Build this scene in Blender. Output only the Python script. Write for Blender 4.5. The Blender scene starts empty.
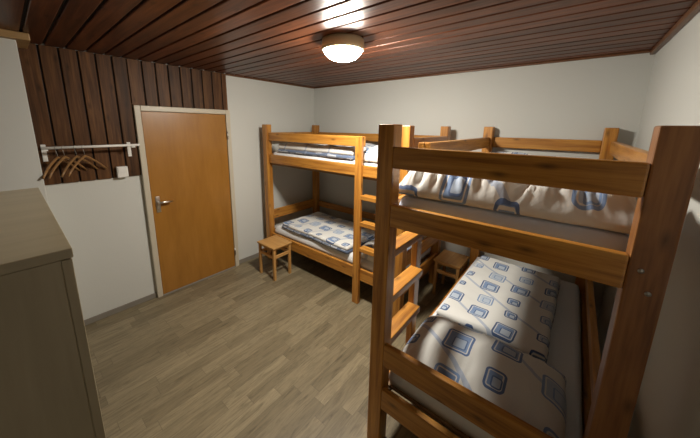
import bpy, bmesh, math, random
from mathutils import Vector, Matrix, noise
random.seed(7)
scn = bpy.context.scene
COL = scn.collection
PI = math.pi

# ------------------------------------------------------------------ camera
YAW, PITCH, ROLL = math.radians(39.957), math.radians(-11.207), math.radians(0.67)
FPX, PPX, PPY = 277.835, 339.43, 181.27
fwd = Vector((-math.sin(YAW)*math.cos(PITCH), math.cos(YAW)*math.cos(PITCH), math.sin(PITCH)))
rgt = Vector((math.cos(YAW), math.sin(YAW), 0)); upv = rgt.cross(fwd)
r2 = rgt*math.cos(ROLL) + upv*math.sin(ROLL); u2 = upv*math.cos(ROLL) - rgt*math.sin(ROLL)
cam = bpy.data.cameras.new('camera'); co = bpy.data.objects.new('camera', cam); COL.objects.link(co)
M = Matrix((r2, u2, -fwd)).transposed().to_4x4(); M.translation = Vector((3.26, -3.238, 1.843))
co.matrix_world = M
cam.sensor_width = 36; cam.lens = FPX/700*36
cam.shift_x = (350-PPX)/700; cam.shift_y = -(219-PPY)/700
cam.clip_start = 0.02
scn.camera = co
# ------------------------------------------------------------------ world and exposure
w = bpy.data.worlds.new('night'); scn.world = w; w.use_nodes = True
w.node_tree.nodes['Background'].inputs[0].default_value = (0.30, 0.36, 0.5, 1)
w.node_tree.nodes['Background'].inputs[1].default_value = 0.02
LAMP_STRENGTH = 335.0
LAMP_COLOUR = (1.0, 0.935, 0.83)
scn.view_settings.view_transform = 'Standard'; scn.view_settings.look = 'None'
scn.view_settings.exposure = 0.0; scn.view_settings.gamma = 1.0; scn.view_settings.use_curve_mapping = False

# ------------------------------------------------------------------ node helper
class NT:
    def __init__(self, name):
        self.m = bpy.data.materials.new(name); self.m.use_nodes = True
        self.t = self.m.node_tree; self.b = self.t.nodes['Principled BSDF']
    def n(self, kind, **kw):
        o = self.t.nodes.new(kind)
        for k, v in kw.items(): setattr(o, k, v)
        return o
    def put(self, sock, v):
        if hasattr(v, 'is_output') or isinstance(v, bpy.types.NodeSocket): self.t.links.new(v, sock)
        else: sock.default_value = v
    def math(self, op, a, b=0.0, c=None):
        o = self.n('ShaderNodeMath', operation=op); self.put(o.inputs[0], a); self.put(o.inputs[1], b)
        if c is not None: self.put(o.inputs[2], c)
        return o.outputs[0]
    def sep(self, v):
        o = self.n('ShaderNodeSeparateXYZ'); self.put(o.inputs[0], v); return o.outputs
    def comb(self, x, y, z=0.0):
        o = self.n('ShaderNodeCombineXYZ')
        for i, v in enumerate((x, y, z)): self.put(o.inputs[i], v)
        return o.outputs[0]
    def noise(self, vec, scale=5, detail=3, rough=0.5, dist=0.0):
        o = self.n('ShaderNodeTexNoise'); self.put(o.inputs['Vector'], vec); o.inputs['Scale'].default_value = scale
        o.inputs['Detail'].default_value = detail; o.inputs['Roughness'].default_value = rough; o.inputs['Distortion'].default_value = dist
        return o.outputs['Fac']
    def white(self, vec):
        o = self.n('ShaderNodeTexWhiteNoise', noise_dimensions='3D'); self.put(o.inputs['Vector'], vec); return o.outputs['Value'], o.outputs['Color']
    def ramp(self, f, stops):
        o = self.n('ShaderNodeValToRGB'); self.put(o.inputs[0], f); e = o.color_ramp.elements
        while len(e) < len(stops): e.new(0.5)
        for s, (p, c) in zip(e, stops): s.position = p; s.color = (*c, 1)
        return o.outputs[0]
    def mix(self, f, a, b, mode='MIX'):
        o = self.n('ShaderNodeMix', data_type='RGBA', blend_type=mode)
        self.put(o.inputs[0], f)
        for i, v in ((6, a), (7, b)): self.put(o.inputs[i], (*v, 1) if isinstance(v, tuple) and len(v) == 3 else v)
        return o.outputs[2]
    def bump(self, h, strength=0.2, dist=0.01):
        o = self.n('ShaderNodeBump'); self.put(o.inputs['Height'], h); o.inputs['Strength'].default_value = strength; o.inputs['Distance'].default_value = dist
        self.t.links.new(o.outputs[0], self.b.inputs['Normal'])
    def tc(self, what):
        return self.n('ShaderNodeTexCoord').outputs[what]
    def done(self, col, rough=0.5, metal=0.0, spec=0.5):
        self.put(self.b.inputs['Base Color'], (*col, 1) if isinstance(col, tuple) and len(col) == 3 else col)
        self.put(self.b.inputs['Roughness'], rough); self.b.inputs['Metallic'].default_value = metal
        self.b.inputs['Specular IOR Level'].default_value = spec
        return self.m

def wood(name, dark, mid, light, rough=0.42, knots=0.5, vary=0.25, coat=0.0, bump=0.12, spec=0.5, grain=28.0):
    t = NT(name); uv = t.sep(t.tc('UV')); rnd = t.n('ShaderNodeObjectInfo').outputs['Random']
    off = t.math('MULTIPLY', rnd, 31.0)
    u = t.math('ADD', uv[0], off); v = t.math('ADD', uv[1], t.math('MULTIPLY', rnd, 7.0))
    g1 = t.noise(t.comb(t.math('MULTIPLY', u, 1.6), t.math('MULTIPLY', v, grain), off), 1.0, 4, 0.6, 0.35)
    g2 = t.noise(t.comb(t.math('MULTIPLY', u, 6.0), t.math('MULTIPLY', v, grain*5), off), 1.0, 2, 0.5)
    f = t.math('ADD', t.math('MULTIPLY', g1, 0.8), t.math('MULTIPLY', g2, 0.25))
    c = t.ramp(f, [(0.33, dark), (0.52, mid), (0.72, light)])
    vo = t.n('ShaderNodeTexVoronoi', voronoi_dimensions='2D'); t.put(vo.inputs['Vector'], t.comb(t.math('MULTIPLY', u, 2.6), t.math('MULTIPLY', v, 7.0), off)); vo.inputs['Scale'].default_value = 1.0
    k = t.math('SMOOTH_MIN', t.math('MULTIPLY', vo.outputs['Distance'], 9.0), 1.0, 0.1)
    kc = t.math('MULTIPLY', t.math('SUBTRACT', 1.0, k), knots)
    kd = tuple(x*0.25 for x in dark)
    c = t.mix(kc, c, kd)
    tone = t.math('ADD', t.math('MULTIPLY', t.math('FRACT', t.math('ADD', t.n('ShaderNodeAttribute', attribute_name='tone').outputs['Fac'], rnd)), vary), 1.0-vary/2)
    c = t.mix(1.0, c, t.comb(tone, tone, tone), 'MULTIPLY')
    t.bump(f, bump, 0.004)
    if coat: t.b.inputs['Coat Weight'].default_value = coat; t.b.inputs['Coat Roughness'].default_value = 0.22
    return t.done(c, rough, 0.0, spec)

def plain(name, col, rough=0.5, metal=0.0, spec=0.5, bumpscale=0, bumpstr=0.1, mott=0.0):
    t = NT(name); c = col
    n_ = t.noise(t.tc('Object'), bumpscale or 6, 4, 0.6)
    if mott: c = t.mix(t.math('MULTIPLY', n_, mott), col, tuple(x*0.55 for x in col))
    if bumpscale: t.bump(n_, bumpstr, 0.004)
    return t.done(c, rough, metal, spec)

PINE = wood('pine', (0.22, 0.078, 0.012), (0.43, 0.182, 0.028), (0.58, 0.285, 0.055), 0.38, 0.75, 0.2, 0.15)
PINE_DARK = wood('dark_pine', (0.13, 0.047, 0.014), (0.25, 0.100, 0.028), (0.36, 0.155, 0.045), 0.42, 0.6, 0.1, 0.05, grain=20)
BEECH = wood('stool_wood', (0.40, 0.20, 0.060), (0.50, 0.27, 0.085), (0.57, 0.33, 0.12), 0.42, 0.1, 0.15)
DOORW = wood('door_veneer', (0.28, 0.120, 0.016), (0.32, 0.141, 0.020), (0.36, 0.162, 0.027), 0.34, 0.0, 0.0, 0.2, 0.03, grain=9)
CEILW = wood('ceiling_boards', (0.045, 0.0145, 0.007), (0.108, 0.034, 0.0135), (0.19, 0.062, 0.021), 0.37, 0.7, 0.6, 0.06, 0.3, 0.25)
PANELW = wood('wall_boards', (0.040, 0.0165, 0.006), (0.090, 0.038, 0.013), (0.165, 0.074, 0.024), 0.5, 0.6, 0.5, 0.0, 0.3, 0.2)
TRIMW = wood('trim_wood', (0.10, 0.045, 0.020), (0.15, 0.068, 0.030), (0.2, 0.09, 0.04), 0.4, 0.2, 0.1)
CAPW = wood('cap_wood', (0.25, 0.15, 0.06), (0.34, 0.21, 0.085), (0.42, 0.27, 0.12), 0.45, 0.3, 0.1)
LAMIN = wood('wardrobe_laminate', (0.32, 0.262, 0.165), (0.36, 0.297, 0.188), (0.40, 0.332, 0.216), 0.32, 0.0, 0.06, bump=0.02, grain=14)
HANGW = wood('hanger_wood', (0.17, 0.085, 0.03), (0.25, 0.13, 0.045), (0.32, 0.18, 0.065), 0.4, 0.0, 0.3)
WALLP = plain('white_wall_paint', (0.595, 0.603, 0.565), 0.85, 0, 0.2, 38, 0.12)
FRAMEP = plain('cream_frame_paint', (0.54, 0.49, 0.385), 0.4)
WHITEP = plain('white_enamel', (0.78, 0.77, 0.73), 0.35)
CHROME = plain('satin_chrome', (0.62, 0.60, 0.57), 0.28, 1.0)
STEEL = plain('zinc_steel', (0.45, 0.43, 0.40), 0.4, 1.0)
BRASS = plain('cream_brass', (0.80, 0.68, 0.44), 0.3, 0.2)
BASEB = plain('grey_base_strip', (0.26, 0.235, 0.195), 0.5, 0, 0.4, 8, 0.05, 0.5)
DARK = plain('dark_gap', (0.012, 0.008, 0.006), 0.9)
SHEET_SHADED = plain('cool_shade_sheet', (0.58, 0.66, 0.80), 0.85, 0, 0.2, 22, 0.25)  # sheet with the cool shade of the near upper bunk put into its colour
SHEET = plain('white_sheet', (0.72, 0.735, 0.74), 0.85, 0, 0.2, 22, 0.25)
SLATW = plain('slat_board', (0.30, 0.20, 0.11), 0.6, 0, 0.3, 9, 0.1, 0.4)

def floor_mat():
    t = NT('vinyl_plank_floor'); p = t.sep(t.tc('Object'))
    W, Lg = 0.092, 0.52
    row = t.math('FLOOR', t.math('DIVIDE', p[0], W))
    ro = t.white(t.comb(row, 3.3, 0.0))[0]
    vv = t.math('ADD', t.math('DIVIDE', p[1], Lg), t.math('MULTIPLY', ro, 5.0))
    cell = t.math('FLOOR', vv)
    h = t.white(t.comb(row, cell, 1.7))[0]
    g = t.noise(t.comb(t.math('MULTIPLY', p[0], 42.0), t.math('MULTIPLY', p[1], 4.5), t.math('MULTIPLY', h, 40.0)), 1.0, 6, 0.7, 1.2)
    base = t.ramp(h, [(0.0, (0.172, 0.139, 0.084)), (0.3, (0.196, 0.159, 0.097)), (0.65, (0.234, 0.192, 0.118)), (1.0, (0.256, 0.211, 0.131))])
    gr = t.ramp(g, [(0.28, (0.52, 0.50, 0.48)), (0.5, (0.95, 0.95, 0.94)), (0.75, (1.28, 1.26, 1.22))])
    c = t.mix(1.0, base, gr, 'MULTIPLY')
    fx = t.math('FRACT', t.math('DIVIDE', p[0], W)); fy = t.math('FRACT', vv)
    ex = t.math('MINIMUM', fx, t.math('SUBTRACT', 1.0, fx)); ey = t.math('MINIMUM', fy, t.math('SUBTRACT', 1.0, fy))
    j = t.math('MAXIMUM', t.math('LESS_THAN', ex, 0.016), t.math('LESS_THAN', ey, 0.0035))
    c = t.mix(t.math('MULTIPLY', j, 0.38), c, (0.07, 0.055, 0.04))
    t.bump(g, 0.06, 0.002)
    return t.done(c, t.math('ADD', t.math('MULTIPLY', g, 0.2), 0.36), 0, 0.35)
FLOORM = floor_mat()

def fabric(name, ground, fill, line, pale, cw=0.205, ch=0.19, sc=1.0):
    """cream cotton printed with nested rounded squares and soft diagonal stripes"""
    t = NT(name); uv0 = t.sep(t.tc('UV')); uv = [t.math('DIVIDE', uv0[0], sc), t.math('DIVIDE', uv0[1], sc)]
    y = t.math('DIVIDE', uv[1], ch); row = t.math('FLOOR', y)
    x = t.math('ADD', t.math('DIVIDE', uv[0], cw), t.math('MULTIPLY', t.math('MODULO', t.math('ABSOLUTE', row), 2.0), 0.5))
    col = t.math('FLOOR', x)
    h, hc = t.white(t.comb(col, row, 0.5)); hs = t.sep(hc)
    lx = t.math('MULTIPLY', t.math('ADD', t.math('SUBTRACT', t.math('FRACT', x), 0.5), t.math('MULTIPLY', t.math('SUBTRACT', hs[1], 0.5), 0.16)), cw)
    ly = t.math('MULTIPLY', t.math('ADD', t.math('SUBTRACT', t.math('FRACT', y), 0.5), t.math('MULTIPLY', t.math('SUBTRACT', hs[0], 0.5), 0.12)), ch)
    def rbox(px, py, hx, hy, r):
        qx = t.math('SUBTRACT', t.math('ABSOLUTE', px), t.math('SUBTRACT', hx, r)); qy = t.math('SUBTRACT', t.math('ABSOLUTE', py), t.math('SUBTRACT', hy, r))
        ax = t.math('MAXIMUM', qx, 0.0); ay = t.math('MAXIMUM', qy, 0.0)
        return t.math('SUBTRACT', t.math('SQRT', t.math('ADD', t.math('MULTIPLY', ax, ax), t.math('MULTIPLY', ay, ay))), r)
    hx = t.math('ADD', 0.034, t.math('MULTIPLY', hs[2], 0.040)); hy = t.math('ADD', 0.030, t.math('MULTIPLY', hs[2], 0.036))
    d = rbox(lx, ly, hx, hy, 0.020)
    d2 = rbox(t.math('SUBTRACT', lx, 0.010), t.math('SUBTRACT', ly, 0.008), t.math('MULTIPLY', hx, 0.5), t.math('MULTIPLY', hy, 0.5), 0.010)
    # diagonal soft stripes in the ground
    dg = t.math('FRACT', t.math('DIVIDE', t.math('ADD', uv[0], t.math('MULTIPLY', uv[1], -0.75)), 0.37))
    st = t.math('LESS_THAN', t.math('ABSOLUTE', t.math('SUBTRACT', dg, 0.5)), 0.035)
    c = t.mix(t.math('MULTIPLY', st, 0.55), ground, fill)
    inside = t.math('LESS_THAN', d, 0.0)
    kind = t.math('GREATER_THAN', hs[0], 0.35 if sc < 1.1 else 0.1)
    f2 = t.mix(kind, pale, fill)
    c = t.mix(inside, c, f2)
    ring = t.math('LESS_THAN', t.math('ABSOLUTE', t.math('ADD', d, 0.004)), 0.0045)
    c = t.mix(ring, c, t.mix(t.math('GREATER_THAN', h, 0.3), fill, line))
    ring1 = t.math('LESS_THAN', t.math('ABSOLUTE', t.math('ADD', d, 0.0125)), 0.0025)
    c = t.mix(ring1, c, ground)
    c = t.mix(t.math('LESS_THAN', d2, 0.0), c, pale)
    ring2 = t.math('LESS_THAN', t.math('ABSOLUTE', t.math('ADD', d2, 0.002)), 0.003)
    c = t.mix(ring2, c, t.mix(kind, fill, line))
    n_ = t.noise(t.tc('Object'), 26, 3, 0.6)
    t.bump(n_, 0.25, 0.006)
    t.b.inputs['Sheen Weight'].default_value = 0.15
    return t.done(c, 0.8, 0, 0.2)
COTTON = fabric('printed_cotton', (0.70, 0.70, 0.67), (0.20, 0.29, 0.47), (0.075, 0.12, 0.24), (0.46, 0.53, 0.62))
COTTON_BIG = fabric('printed_cotton_pillow', (0.70, 0.70, 0.67), (0.22, 0.33, 0.56), (0.115, 0.18, 0.35), (0.42, 0.51, 0.64), sc=1.18)
COTTON_BACK = fabric('printed_cotton_reverse', (0.12, 0.16, 0.25), (0.34, 0.40, 0.5), (0.50, 0.54, 0.6), (0.08, 0.11, 0.18), 0.13, 0.12)

tt = NT('opal_glass_lit'); tt.b.inputs['Emission Color'].default_value = (*LAMP_COLOUR, 1); tt.b.inputs['Emission Strength'].default_value = LAMP_STRENGTH
OPAL = tt.done((0.85, 0.82, 0.75), 0.2)

# ------------------------------------------------------------------ mesh helpers
def link(name, bm, mat, parent=None, smooth=False):
    me = bpy.data.meshes.new(name); bm.normal_update(); bm.to_mesh(me); bm.free()
    for m in (mat if isinstance(mat, (list, tuple)) else [mat]): me.materials.append(m)
    if smooth:
        for p in me.polygons: p.use_smooth = True
    o = bpy.data.objects.new(name, me); COL.objects.link(o)
    if parent: o.parent = parent
    return o
def uvbox(bm, faces, axis, seed=0.0):
    lay = bm.loops.layers.uv.get('UVMap') or bm.loops.layers.uv.new('UVMap')
    ot = [i for i in range(3) if i != axis]
    for f in faces:
        n = f.normal; k = max(range(3), key=lambda i: abs(n[i]))
        for l in f.loops:
            c = l.vert.co
            if k == axis: l[lay].uv = (c[ot[0]]*0.4+seed, c[ot[1]]+seed)
            else:
                v = ot[0] if k == ot[1] else ot[1]
                l[lay].uv = (c[axis]+seed*3.7, c[v]+seed+(0.3 if v == ot[0] else 0.0))
def beam(bm, a, b, axis=None, bev=0.004, seg=2, seed=None):
    """bevelled box from corner a to corner b with the grain along its longest side"""
    a, b = Vector(a), Vector(b); d = b-a
    if axis is None: axis = max(range(3), key=lambda i: d[i])
    t = bmesh.new()
    bmesh.ops.create_cube(t, size=1.0)
    for v in t.verts: v.co = Vector(((v.co[i]+0.5)*d[i]+a[i]) for i in range(3))
    if bev: bmesh.ops.bevel(t, geom=list(t.edges), offset=min(bev, min(d)*0.3), segments=seg, affect='EDGES', profile=0.5)
    t.normal_update(); uvbox(t, t.faces, axis, random.random()*5 if seed is None else seed)
    tl = t.loops.layers.float_color.new('tone'); tv = random.random()
    for f in t.faces:
        for l in f.loops: l[tl] = (tv, tv, tv, 1)
    me = bpy.data.meshes.new('tmp'); t.to_mesh(me); t.free(); bm.from_mesh(me); bpy.data.meshes.remove(me)
def beam_obj(name, a, b, mat, parent=None, **kw):
    bm = bmesh.new(); beam(bm, a, b, **kw); return link(name, bm, mat, parent)
def tube(bm, pts, r, n=12, cap=True):
    pts = [Vector(p) for p in pts]; rings = []
    for i, p in enumerate(pts):
        d = (pts[min(i+1, len(pts)-1)]-pts[max(i-1, 0)]).normalized()
        a = d.cross(Vector((0, 0, 1)) if abs(d.z) < 0.9 else Vector((1, 0, 0))).normalized(); b = d.cross(a)
        rr = r[i] if isinstance(r, (list, tuple)) else r
        rings.append([bm.verts.new(p+a*rr*math.cos(2*PI*k/n)+b*rr*math.sin(2*PI*k/n)) for k in range(n)])
    for i in range(len(rings)-1):
        for k in range(n): bm.faces.new((rings[i][k], rings[i][(k+1) % n], rings[i+1][(k+1) % n], rings[i+1][k]))
    if cap: bm.faces.new(rings[0][::-1]); bm.faces.new(rings[-1])
    bmesh.ops.recalc_face_normals(bm, faces=bm.faces)
def lathe(bm, prof, n=40):
    rings = []
    for r, z in prof:
        rings.append([bm.verts.new((0, 0, z))] if r < 1e-6 else [bm.verts.new((r*math.cos(2*PI*k/n), r*math.sin(2*PI*k/n), z)) for k in range(n)])
    for a, b in zip(rings, rings[1:]):
        for k in range(n):
            if len(a) == 1: bm.faces.new((a[0], b[k], b[(k+1) % n]))
            elif len(b) == 1: bm.faces.new((a[k], a[(k+1) % n], b[0]))
            else: bm.faces.new((a[k], a[(k+1) % n], b[(k+1) % n], b[k]))
    bmesh.ops.recalc_face_normals(bm, faces=bm.faces)
def empty(name, loc, rz=0.0):
    o = bpy.data.objects.new(name, None); o.empty_display_size = 0.1; COL.objects.link(o)
    o.location = loc; o.rotation_euler = (0, 0, rz); return o
def tag(o, label=None, cat=None, group=None, kind=None):
    if label: o['label'] = label
    if cat: o['category'] = cat
    if group: o['group'] = group
    if kind: o['kind'] = kind
    return o
def copy_tree(o, parent=None):
    c = o.copy(); COL.objects.link(c)
    if parent: c.parent = parent
    for ch in list(o.children): copy_tree(ch, c)
    return c

# ------------------------------------------------------------------ room shell
RW, H, YF = 3.633, 2.434, -5.2
def struct(name, a, b, mat, bev=0.0, label=None, axis=None):
    bm = bmesh.new(); beam(bm, a, b, bev=bev, axis=axis); o = link(name, bm, mat); tag(o, label, None, None, 'structure'); return o
struct('floor', (-0.1, YF-0.1, -0.1), (RW+0.1, 0.1, 0), FLOORM)
struct('wall_back', (-0.1, 0, 0), (RW+0.1, 0.1, H+0.1), WALLP)
struct('wall_right', (RW, YF, 0), (RW+0.1, 0, H+0.1), WALLP)
struct('wall_left', (-0.1, YF, 0), (0, 0, H+0.1), WALLP)
struct('wall_front', (-0.1, YF-0.1, 0), (RW+0.1, YF, H+0.1), PANELW, axis=2)  # unseen end wall, set back and boarded dark to cut bounced light
struct('wall_pier', (0, YF, 0), (0.30, -3.10, 2.386), WALLP, 0.004, 'white painted wall pier left of the dark wood panelling')
# ceiling: dark boards running along the room, with open grooves between them
bm = bmesh.new(); beam(bm, (-0.1, YF-0.1, H+0.014), (RW+0.1, 0.1, H+0.1), bev=0)
for f in bm.faces: f.material_index = 1
y = -0.005; k = 0
while y > YF:
    y0 = max(y-0.108, YF)
    beam(bm, (0.0, y0, H), (RW, y, H+0.02), bev=0.005, seg=2); y = y0-0.015; k += 1
tag(link('ceiling', bm, [CEILW, DARK]), 'dark varnished wooden board ceiling', None, None, 'structure')
# wall panelling of upright boards over the white lower wall and around the door
DT, DB0, DB1 = 1.965, -2.369, -1.513     # door leaf top and its two sides
FRW = 0.052
bm = bmesh.new()
beam(bm, (0, -3.095, 1.345), (0.004, DB0-FRW, H-0.002), bev=0); beam(bm, (0, DB0-FRW, DT+FRW), (0.004, -1.462, H-0.002), bev=0)
bm.faces.ensure_lookup_table()
for f in bm.faces: f.material_index = 1
y = -3.095
while y < -1.462:
    y1 = min(y+0.112, -1.462)
    cuts = [y, y1]
    fy = DB0-FRW
    if y < fy < y1: cuts = [y, fy, y1]
    for a, b in zip(cuts, cuts[1:]):
        z0 = 1.345 if b <= fy+1e-6 else DT+FRW
        beam(bm, (0.003, a+(0.006 if a == y else 0), z0), (0.018, b-(0.006 if b == y1 else 0), H-0.002), bev=0.004)
    y = y1
tag(link('trim_1', bm, [PANELW, DARK]), 'dark upright wood boards panelling the wall over the door and coat rail', None, None, 'structure')
struct('trim_2', (0.0, YF, 2.386), (0.345, -3.035, H), CAPW, 0.006, 'light brown wooden board capping the white wall pier under the ceiling')
struct('trim_3', (RW-0.03, YF, H-0.035), (RW, 0, H), TRIMW, 0.006)
struct('trim_4', (0.0, -0.02, H-0.018), (RW-0.03, 0, H), TRIMW, 0.005)
struct('trim_5', (0.0, -1.462, H-0.018), (0.02, -0.02, H), TRIMW, 0.005)
struct('baseboard_left', (0, -3.10, 0), (0.012, DB0-FRW, 0.055), BASEB, 0.003)
struct('baseboard_corner', (0, DB1+FRW, 0), (0.012, -0.012, 0.055), BASEB, 0.003)
struct('baseboard_back', (0, -0.012, 0), (RW, 0, 0.055), BASEB, 0.003)
struct('baseboard_right', (RW-0.012, YF, 0), (RW, -0.012, 0.055), BASEB, 0.003)

# ------------------------------------------------------------------ door
dr = tag(empty('door_1', (0, (DB0+DB1)/2, 0)), 'plain orange-brown veneered door in a cream frame', None, None, 'structure')
hw = (DB1-DB0)/2
bm = bmesh.new()
beam(bm, (0.0, -hw+0.003, 0.012), (0.032, hw-0.003, DT-0.003), axis=2, bev=0.003); link('door_leaf', bm, DOORW, dr)
bm = bmesh.new()
beam(bm, (0, -hw-FRW, 0), (0.045, -hw, DT+FRW), bev=0.006); beam(bm, (0, hw, 0), (0.045, hw+FRW, DT+FRW), bev=0.006); beam(bm, (0, -hw, DT), (0.045, hw, DT+FRW), bev=0.006)
link('door_frame', bm, FRAMEP, dr)
beam_obj('threshold', (0, -hw, 0), (0.05, hw, 0.012), BASEB, dr)
bm = bmesh.new()
beam(bm, (0.032, -hw+0.035, 0.94), (0.040, -hw+0.075, 1.11), bev=0.003)
tube(bm, [(0.038, -hw+0.055, 1.05), (0.085, -hw+0.055, 1.05)], 0.010)
tube(bm, [(0.080, -hw+0.048, 1.05), (0.086, -hw+0.09, 1.05), (0.084, -hw+0.14, 1.047), (0.078, -hw+0.175, 1.043)], [0.011, 0.011, 0.010, 0.008])
tube(bm, [(0.036, -hw+0.055, 0.975), (0.044, -hw+0.055, 0.975)], 0.009)
link('door_handle', bm, CHROME, dr, True)
for z in (0.22, 1.72):
    bm = bmesh.new(); tube(bm, [(0.045, hw+0.002, z-0.045), (0.045, hw+0.002, z+0.045)], 0.009); tube(bm, [(0.045, hw+0.002, z-0.053), (0.045, hw+0.002, z-0.045)], 0.006); link('hinge', bm, STEEL, dr, True)

# ------------------------------------------------------------------ ceiling lamp
lp = tag(empty('ceiling_lamp', (1.93, -1.63, H)), 'lit round opal ceiling lamp with a brass coloured rim', 'lamp')
bm = bmesh.new(); lathe(bm, [(0, 0), (0.140, 0), (0.146, -0.006), (0.150, -0.055), (0.150, -0.066), (0.142, -0.074), (0.134, -0.074), (0.126, -0.066), (0, -0.066)]); link('lamp_base', bm, BRASS, lp, True)
bm = bmesh.new(); lathe(bm, [(0.124, -0.067)]+[(0.130*math.cos(a*PI/24), -0.073-0.070*math.sin(a*PI/24)) for a in range(0, 12)]+[(0, -0.143)]); link('lamp_shade', bm, OPAL, lp, True)

# ------------------------------------------------------------------ bunk beds (identical, one along the back wall, one along the right wall)
L, WD, S, HB = 2.071, 0.982, 0.085, 1.855
RT = 0.034
FY = 0.030      # the front rails sit this far behind the front of the posts
def make_bunk():
    root = empty('bunk_bed', (0, 0, 0))
    for x in (0, L-S):
        for y in (0, WD-S):
            p = beam_obj('post', (x, y, 0), (x+S, y+S, HB), PINE, root, bev=0.006)
            if x > 0 and y > 0:
                for px, pz in ((0.028, 1.435), (0.052, 1.37), (0.024, 0.37), (0.055, 0.33)):
                    bm = bmesh.new(); tube(bm, [(L-0.003, y+px, pz), (L+0.002, y+px, pz)], 0.0075, 10); link('bolt', bm, STEEL, p, True)
    g, s, e, l = (1.65, 1.752), (1.362, 1.474), (0.560, 0.692), (0.275, 0.408)
    def fr(nm, z, x0, x1, y): return beam_obj(nm, (x0, y, z[0]), (x1, y+RT, z[1]), PINE, root, bev=0.007)
    def sd(nm, z, x): return beam_obj(nm, (x, S, z[0]), (x+RT, WD-S, z[1]), PINE, root, bev=0.007)
    fr('guard_rail', g, S, 1.590, FY); fr('side_rail', s, S, L-S, FY); fr('side_rail', (0.255, 0.388), S, L-S, FY)
    fr('guard_rail', g, S, L-S, WD-RT); fr('side_rail', s, S, L-S, WD-RT); fr('side_rail', l, S, L-S, WD-RT); fr('back_rail', (0.575, 0.665), S, L-S, WD-RT)
    for x in (0.0, L-RT):
        sd('guard_rail', g, x); sd('end_rail', s, x); sd('end_rail', e, x); sd('end_rail', l, x)
    lad = beam_obj('ladder', (1.516, -0.010, 0), (1.592, FY, 1.752), PINE, root, bev=0.006)
    for z in (1.183, 0.910, 0.640):
        beam_obj('rung', (1.592, -0.006, z-0.045), (L-S, 0.080, z), PINE, lad, bev=0.006)
    for nm, z in (('bed_base', 1.380), ('bed_base', 0.362)):
        bm = bmesh.new()
        for y in (FY+RT, WD-RT-0.03): beam(bm, (S, y, z-0.045), (L-S, y+0.03, z-0.016), bev=0.003)
        for i in range(14):
            x = S+0.01+i*(L-2*S-0.10)/13
            beam(bm, (x, FY+RT, z-0.016), (x+0.085, WD-RT, z+0.0), bev=0.003)
        link(nm, bm, SLATW, root)
    return root
AX, AY, BX, BY = 0.139, -1.086, 2.534, -0.018
bedA = tag(make_bunk(), 'pine bunk bed standing lengthwise along the back wall beyond the door', 'bunk bed', 'pine bunk beds')
bedB = copy_tree(bedA)
bedA.location = (AX, AY, 0)
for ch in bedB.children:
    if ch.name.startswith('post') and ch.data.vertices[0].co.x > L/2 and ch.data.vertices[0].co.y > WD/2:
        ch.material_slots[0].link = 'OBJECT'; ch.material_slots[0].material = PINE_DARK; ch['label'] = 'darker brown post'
for ch in bedB.children:                                        # the near ladder's rungs sit a little higher
    for r_ in ch.children:
        if r_.name.startswith('rung'): r_.location.z = 0.028
bedB.location = (BX, BY, 0); bedB.rotation_euler = (0, 0, -PI/2)
bedB['label'] = 'nearer pine bunk bed along the right wall, its end towards the viewer'

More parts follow.
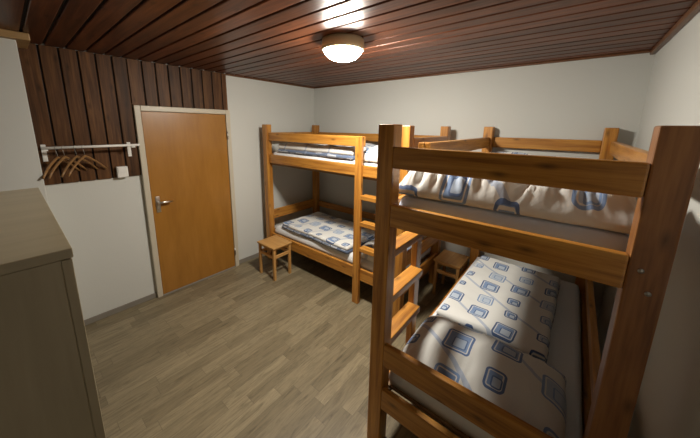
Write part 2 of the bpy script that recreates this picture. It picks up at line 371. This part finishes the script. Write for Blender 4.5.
# ------------------------------------------------------------------ soft goods
def slab(bm, x0, x1, y0, y1, z0, h, r, disp=None, step=0.02, mi=0, sag=None):
    """rounded soft slab: flat underside, rolled edges, displaced top"""
    sx, sy = x1-x0, y1-y0; nx, ny = max(6, int(sx/step)), max(6, int(sy/step))
    lay = bm.loops.layers.uv.get('UVMap') or bm.loops.layers.uv.new('UVMap')
    def warp(t, n):                                              # denser rows near the edges
        t = t/n; return t*0.45+0.55*(0.5-0.5*math.cos(PI*t))
    U = [warp(i, nx)*sx for i in range(nx+1)]; V = [warp(j, ny)*sy for j in range(ny+1)]
    top = {}; bot = {}; uvs = {}
    for i, u in enumerate(U):
        for j, v in enumerate(V):
            eu, ev = min(u, sx-u), min(v, sy-v)
            pu = math.sqrt(max(0, 1-(1-min(eu/r, 1))**2)); pv = math.sqrt(max(0, 1-(1-min(ev/r, 1))**2))
            p = pu*pv; z = h*(0.42+0.58*p)
            if i in (0, nx) or j in (0, ny): z = h*0.42
            rr = 0.45*r                                          # round the outline's corners
            x, y_ = u, v
            if eu < rr and ev < rr:
                cu = rr-eu; cv = rr-ev; dl = math.hypot(cu, cv)
                m = max(cu, cv)
                if dl > 1e-9: k_ = m/dl; x = u+math.copysign(cu*(1-k_), sx/2-u); y_ = v+math.copysign(cv*(1-k_), sy/2-v)
            dx = dy = dz = 0
            if disp: dx, dy, dz = disp(u, v, sx, sy, p)
            zz = z0+max(0.004, z+dz)
            top[i, j] = bm.verts.new((x0+x+dx, y0+y_+dy, zz))
            uvs[i, j] = (x0+u, y0+v)
            if i in (0, nx) or j in (0, ny):
                off = h*0.42*0.8
                ins = 0.35*min(r, 0.05)
                bx = x+(ins if i == 0 else -ins if i == nx else 0); by = y_+(ins if j == 0 else -ins if j == ny else 0)
                bot[i, j] = bm.verts.new((x0+bx+dx, y0+by+dy, z0))
    def face(vs, cs):
        f = bm.faces.new(vs); f.material_index = mi; f.smooth = True
        for l_, c in zip(f.loops, cs): l_[lay].uv = c
    for i in range(nx):
        for j in range(ny):
            q = [(i, j), (i+1, j), (i+1, j+1), (i, j+1)]
            face([top[k] for k in q], [uvs[k] for k in q])
    per = [(i, 0) for i in range(nx)]+[(nx, j) for j in range(ny)]+[(i, ny) for i in range(nx, 0, -1)]+[(0, j) for j in range(ny, 0, -1)]
    for a, b in zip(per, per[1:]+per[:1]):
        ua, ub = Vector(uvs[a]), Vector(uvs[b])
        o = Vector((0, -1)) if a[1] == b[1] == 0 else Vector((0, 1)) if a[1] == b[1] == ny else Vector((1, 0)) if a[0] == b[0] == nx else Vector((-1, 0))
        face([bot[a], bot[b], top[b], top[a]], [ua+o*h*0.5, ub+o*h*0.5, ub, ua])
    f = bm.faces.new([bot[k] for k in per][::-1]); f.material_index = mi
    for l_ in f.loops: l_[lay].uv = (l_.vert.co.x, l_.vert.co.y)
def ridged(p): return 1-abs(noise.noise(p))*2

def mattress(parent_loc, rz, z, label, sheet=None):
    bm = bmesh.new(); sd_ = random.random()*50
    def dsp(u, v, sx, sy, p): return (0, 0, 0.005*noise.noise(Vector((u*5, v*5, sd_)))*p)
    slab(bm, 0.09, L-0.09, FY+RT+0.004, WD-RT-0.008, 0, 0.122, 0.035, dsp, 0.04)
    o = link('mattress', bm, sheet or SHEET); o.location = (parent_loc[0], parent_loc[1], z); o.rotation_euler = (0, 0, rz)
    return tag(o, label, 'mattress', 'bunk mattresses')
ZU, ZL = 1.381, 0.363
A, B = (AX, AY), (BX, BY)
mattress(A, 0, ZU, 'white mattress on the upper bunk of the bed along the back wall')
mattress(A, 0, ZL, 'white mattress on the lower bunk of the bed along the back wall')
mattress(B, -PI/2, ZU, 'sheeted mattress tinted with cool bluish shade on the upper bunk of the near bed, under the wrinkled pillow', SHEET_SHADED)
mattress(B, -PI/2, ZL, 'white sheeted mattress on the lower bunk of the near bed')

def duvet(A_, rz, z, x0, x1, y0, y1, label, tilt=0.0, seed=0.0, puff=0.0):
    bm = bmesh.new()
    def d1(u, v, sx, sy, p):
        n1 = noise.noise(Vector((u*4, v*4, seed))); n2 = ridged(Vector((u*7+seed, v*3, seed+5)))
        return (0.012*noise.noise(Vector((u*2.2, v*2.2, seed+9))), 0.014*noise.noise(Vector((u*2.5, v*2.5, seed+3))), (0.012*n1+0.007*n2+puff*0.03*n1)*p)
    cx, cy = (x0+x1)/2, (y0+y1)/2
    hx, hy = (x1-x0)/2, (y1-y0)/2
    slab(bm, -hx-0.004, hx+0.004, -hy-0.004, hy+0.004, 0, 0.048, 0.022, d1, 0.03, 1)
    slab(bm, -hx, hx, -hy, hy, 0.038, 0.040+puff*0.05, 0.024, d1, 0.025, 0)
    c, s_ = math.cos(rz), math.sin(rz)
    o = link('duvet', bm, [COTTON, COTTON_BACK]); o.location = (A_[0]+c*cx-s_*cy, A_[1]+s_*cx+c*cy, z); o.rotation_euler = (0, 0, rz+tilt)
    return tag(o, label, 'duvet', 'folded patterned duvets')
def pillow(A_, rz, z, x0, x1, y0, y1, h, label, seed=0.0, wr=0.010, tilt=0.0, droop=0.0, run=0.0, uvo=(0, 0), fq=17):
    bm = bmesh.new()
    def d1(u, v, sx, sy, p):
        a = max(0.0, 1-abs(2*u/sx-1)**2.3); b = max(0.0, 1-abs(2*v/sy-1)**3.2)
        bul = a**0.62*b**0.42
        if run: bul = math.sin(PI/2*min(1, min(u, sx-u)/run))*b**0.42
        rim = max(0.0, 1-min(u, sx-u)/0.24)                     # gathers run in from the long edges
        fold = ridged(Vector((v*fq+0.9*noise.noise(Vector((u*6, v*6, seed))), u*3.0, seed)))
        n1 = noise.noise(Vector((u*6, v*6, seed+4))); n2 = ridged(Vector((v*7+u*5, u*4-v*2, seed+11)))
        k_ = min(1.0, 3*bul)
        return (0.010*noise.noise(Vector((u*5, v*7, seed+7))), 0.008*noise.noise(Vector((u*5, v*5, seed+8))), h*bul+k_*(wr*fold*(0.25+0.9*rim)+0.006*n1+wr*0.5*n2))
    cx, cy = (x0+x1)/2, (y0+y1)/2; hx, hy = (x1-x0)/2, (y1-y0)/2
    slab(bm, -hx, hx, -hy, hy, 0, 0.030, 0.025, d1, 0.009)
    lay = bm.loops.layers.uv['UVMap']
    for f in bm.faces:
        for l_ in f.loops: l_[lay].uv = (l_[lay].uv[0]+uvo[0], l_[lay].uv[1]+uvo[1])
    c, s_ = math.cos(rz), math.sin(rz)
    for v in bm.verts:                                              # the near edge hangs over the mattress end
        t_ = max(0.0, (v.co.x-(hx-0.075))/0.075); v.co.z -= droop*t_**1.5
    o = link('pillow', bm, COTTON_BIG); o.location = (A_[0]+c*cx-s_*cy, A_[1]+s_*cx+c*cy, z); o.rotation_euler = (0, 0, rz+tilt)
    return tag(o, label, 'pillow', 'patterned pillows')
TU, TL = ZU+0.1275, ZL+0.1275
duvet(A, 0, TL, 0.27, 1.42, 0.055, 0.74, 'folded blue and cream duvet on the lower bunk along the back wall', -0.035, 1.0)
duvet(A, 0, TU, 0.22, 1.42, 0.075, 0.80, 'folded blue and cream duvet on the upper bunk along the back wall', 0.0, 2.0, 0.7)
duvet(B, -PI/2, TL, 0.26, 1.42, 0.135, 0.775, 'flat folded duvet with blue squares at the far end of the near lower bunk', -0.02, 3.0)
duvet(B, -PI/2, TU, 0.20, 1.33, 0.10, 0.86, 'folded patterned duvet on the near bed upper bunk, behind its wrinkled pillow', 0.0, 4.0, 0.5)
pillow(A, 0, TL, 1.47, 1.96, 0.07, 0.88, 0.11, 'patterned pillow behind the ladder on the lower bunk along the back wall', 5.0, 0.010)
pillow(A, 0, TU, 1.47, 1.97, 0.07, 0.90, 0.13, 'patterned pillow right of the ladder on the upper bunk along the back wall', 6.0, 0.012)
pillow(B, -PI/2, TL, 1.44, 1.985, 0.10, 0.865, 0.13, 'large pillow with blue squares at the near end of the near lower bunk', 7.0, 0.007)
pillow(B, -PI/2, TU, 1.39, 1.970, 0.045, 0.93, 0.135, 'wrinkled pillow with blue squares at the near end of the near upper bunk', 8.0, 0.034, 0.012, 0.0, 0.24, (0.02, 0.05), 24)

# ------------------------------------------------------------------ stools
def make_stool():
    root = empty('stool', (0, 0, 0)); w, d, h, lg = 0.335, 0.285, 0.425, 0.030
    bm = bmesh.new(); beam(bm, (-w/2, -d/2, h-0.020), (w/2, d/2, h), bev=0.005); link('seat', bm, BEECH, root)
    ix, iy = w/2-0.012, d/2-0.012
    for sx in (-1, 1):
        for sy in (-1, 1):
            x0, y0 = (ix-lg if sx > 0 else -ix), (iy-lg if sy > 0 else -iy)
            beam_obj('leg', (x0, y0, 0), (x0+lg, y0+lg, h-0.020), BEECH, root, bev=0.003)
    for sy in (-1, 1):
        y0 = sy*(iy-lg/2)-0.009
        beam_obj('apron', (-ix+lg, y0, h-0.045), (ix-lg, y0+0.018, h-0.020), BEECH, root, bev=0.002)
        beam_obj('stretcher', (-ix+lg, y0, 0.275), (ix-lg, y0+0.018, 0.312), BEECH, root, bev=0.002)
    for sx in (-1, 1):
        x0 = sx*(ix-lg/2)-0.009
        beam_obj('apron', (x0, -iy+lg, h-0.045), (x0+0.018, iy-lg, h-0.020), BEECH, root, bev=0.002)
        beam_obj('stretcher', (x0, -iy+lg, 0.275), (x0+0.018, iy-lg, 0.312), BEECH, root, bev=0.002)
    return root
st = tag(make_stool(), 'small wooden stool standing by the door in front of the back bed', 'stool', 'wooden stools')
s2 = copy_tree(st); s2['label'] = 'small wooden stool tucked between the two bunk beds at the back wall'
st.location = (0.560, -1.262, 0); s2.location = (2.385, -0.235, 0); s2.rotation_euler = (0, 0, PI/2)

# ------------------------------------------------------------------ wardrobe (left of the viewer, cut by the frame)
wd = tag(empty('wardrobe', (2.0, -3.55, 0)), 'low beige laminate wardrobe at the left edge of the view', 'wardrobe')
wx, y0, y1, hz = 0.449, -0.42, 0.351, 1.575
beam_obj('side_panel', (wx-0.02, y0, 0.0), (wx, y1, hz-0.022), LAMIN, wd, axis=2, bev=0.002)
beam_obj('side_panel', (-wx, y0, 0.0), (-wx+0.02, y1, hz-0.022), LAMIN, wd, axis=2, bev=0.002)
beam_obj('top_panel', (-wx, y0, hz-0.022), (wx, y1+0.021, hz), LAMIN, wd, axis=1, bev=0.002)
beam_obj('plinth', (-wx+0.02, y1-0.05, 0.0), (wx-0.02, y1-0.03, 0.08), LAMIN, wd, bev=0.002)
beam_obj('back_panel', (-wx+0.02, y0, 0.02), (wx-0.02, y0+0.006, hz-0.022), LAMIN, wd, axis=2, bev=0)
beam_obj('shelf', (-wx+0.02, y0+0.006, 0.08), (wx-0.02, y1-0.024, 0.10), LAMIN, wd, bev=0.002)
for sx in (-1, 1):
    x0, x1 = (0.0015, wx) if sx > 0 else (-wx, -0.0015)
    d_ = beam_obj('door', (x0, y1, 0.085), (x1, y1+0.018, hz-0.0235), LAMIN, wd, axis=2, bev=0.002)
    bm = bmesh.new(); hx = 0.04*sx; tube(bm, [(hx, y1+0.018, 0.86), (hx, y1+0.042, 0.86), (hx, y1+0.042, 0.98), (hx, y1+0.018, 0.98)], 0.005, 8); link('handle', bm, CHROME, d_, True)

# ------------------------------------------------------------------ coat rail with hangers
RX, RZ = 0.165, 1.652
rl = tag(empty('coat_rail', (0.018, -2.76, RZ)), 'white coat rail on two brackets on the dark boards left of the door', 'coat rail')
bm = bmesh.new(); tube(bm, [(RX-0.018, -0.315, 0), (RX-0.018, 0.315, 0)], 0.0105, 14); link('rail', bm, WHITEP, rl, True)
for yy in (-0.295, 0.265):
    bm = bmesh.new(); beam(bm, (0, yy-0.014, -0.115), (0.008, yy+0.014, 0.02), bev=0.002); beam(bm, (0.006, yy-0.008, -0.012), (RX-0.026, yy+0.008, 0.006), bev=0.002)
    beam(bm, (RX-0.034, yy-0.014, -0.022), (RX-0.002, yy+0.014, -0.0105), bev=0.002)
    link('bracket', bm, WHITEP, rl)
def make_hanger():
    root = empty('clothes_hanger', (0, 0, 0))
    bm = bmesh.new(); pts = []
    for i in range(13):
        t = i/6-1; pts.append((t*0.195, 0.012*t*t, -0.075-0.115*abs(t)**1.1-0.02*abs(t)**4))
    tube(bm, pts, [0.0095*(1-0.25*abs(i/6-1)) for i in range(13)], 10)
    lay = bm.loops.layers.uv.new('UVMap')
    for f in bm.faces:
        for l_ in f.loops: l_[lay].uv = (l_.vert.co.x, l_.vert.co.z)
    link('hanger_body', bm, HANGW, root, True)
    bm = bmesh.new(); R_ = 0.0165
    pts = [(0, 0, -0.09), (0, 0, -0.052), (0.006, 0, -0.036)]+[(R_*math.cos(a), 0, R_*math.sin(a)-0.004) for a in [-PI/3+i*PI/8 for i in range(11)]]
    tube(bm, pts, 0.0019, 8); link('hook', bm, STEEL, root, True)
    return root
hk = tag(make_hanger(), 'wooden hanger at the left end of the rail, nearest the white pier', 'hanger', 'wooden hangers on the coat rail')
hl = ['wooden hanger second from the left end of the coat rail', 'wooden hanger third from the left end of the coat rail', 'wooden hanger nearest the door on the coat rail']
hs_ = [hk]+[copy_tree(hk) for _ in hl]
for o, lb in zip(hs_[1:], hl): o['label'] = lb
for o, yy, a in zip(hs_, (-2.995, -2.955, -2.885, -2.835), (0.65, 0.70, 0.72, 0.80)):
    o.location = (RX, yy, RZ+0.0105+0.0025-0.0125); o.rotation_euler = (0, 0, -a)

# ------------------------------------------------------------------ small white box on the boards beside the door
sw = tag(empty('switch_box', (0.018, -2.575, 1.40)), 'small white box at the foot of the dark boards beside the door frame', 'switch box')
beam_obj('housing', (0, -0.042, -0.052), (0.040, 0.042, 0.050), WHITEP, sw, bev=0.006)
beam_obj('cover', (0.040, -0.034, -0.008), (0.046, 0.034, 0.042), WHITEP, sw, bev=0.003)
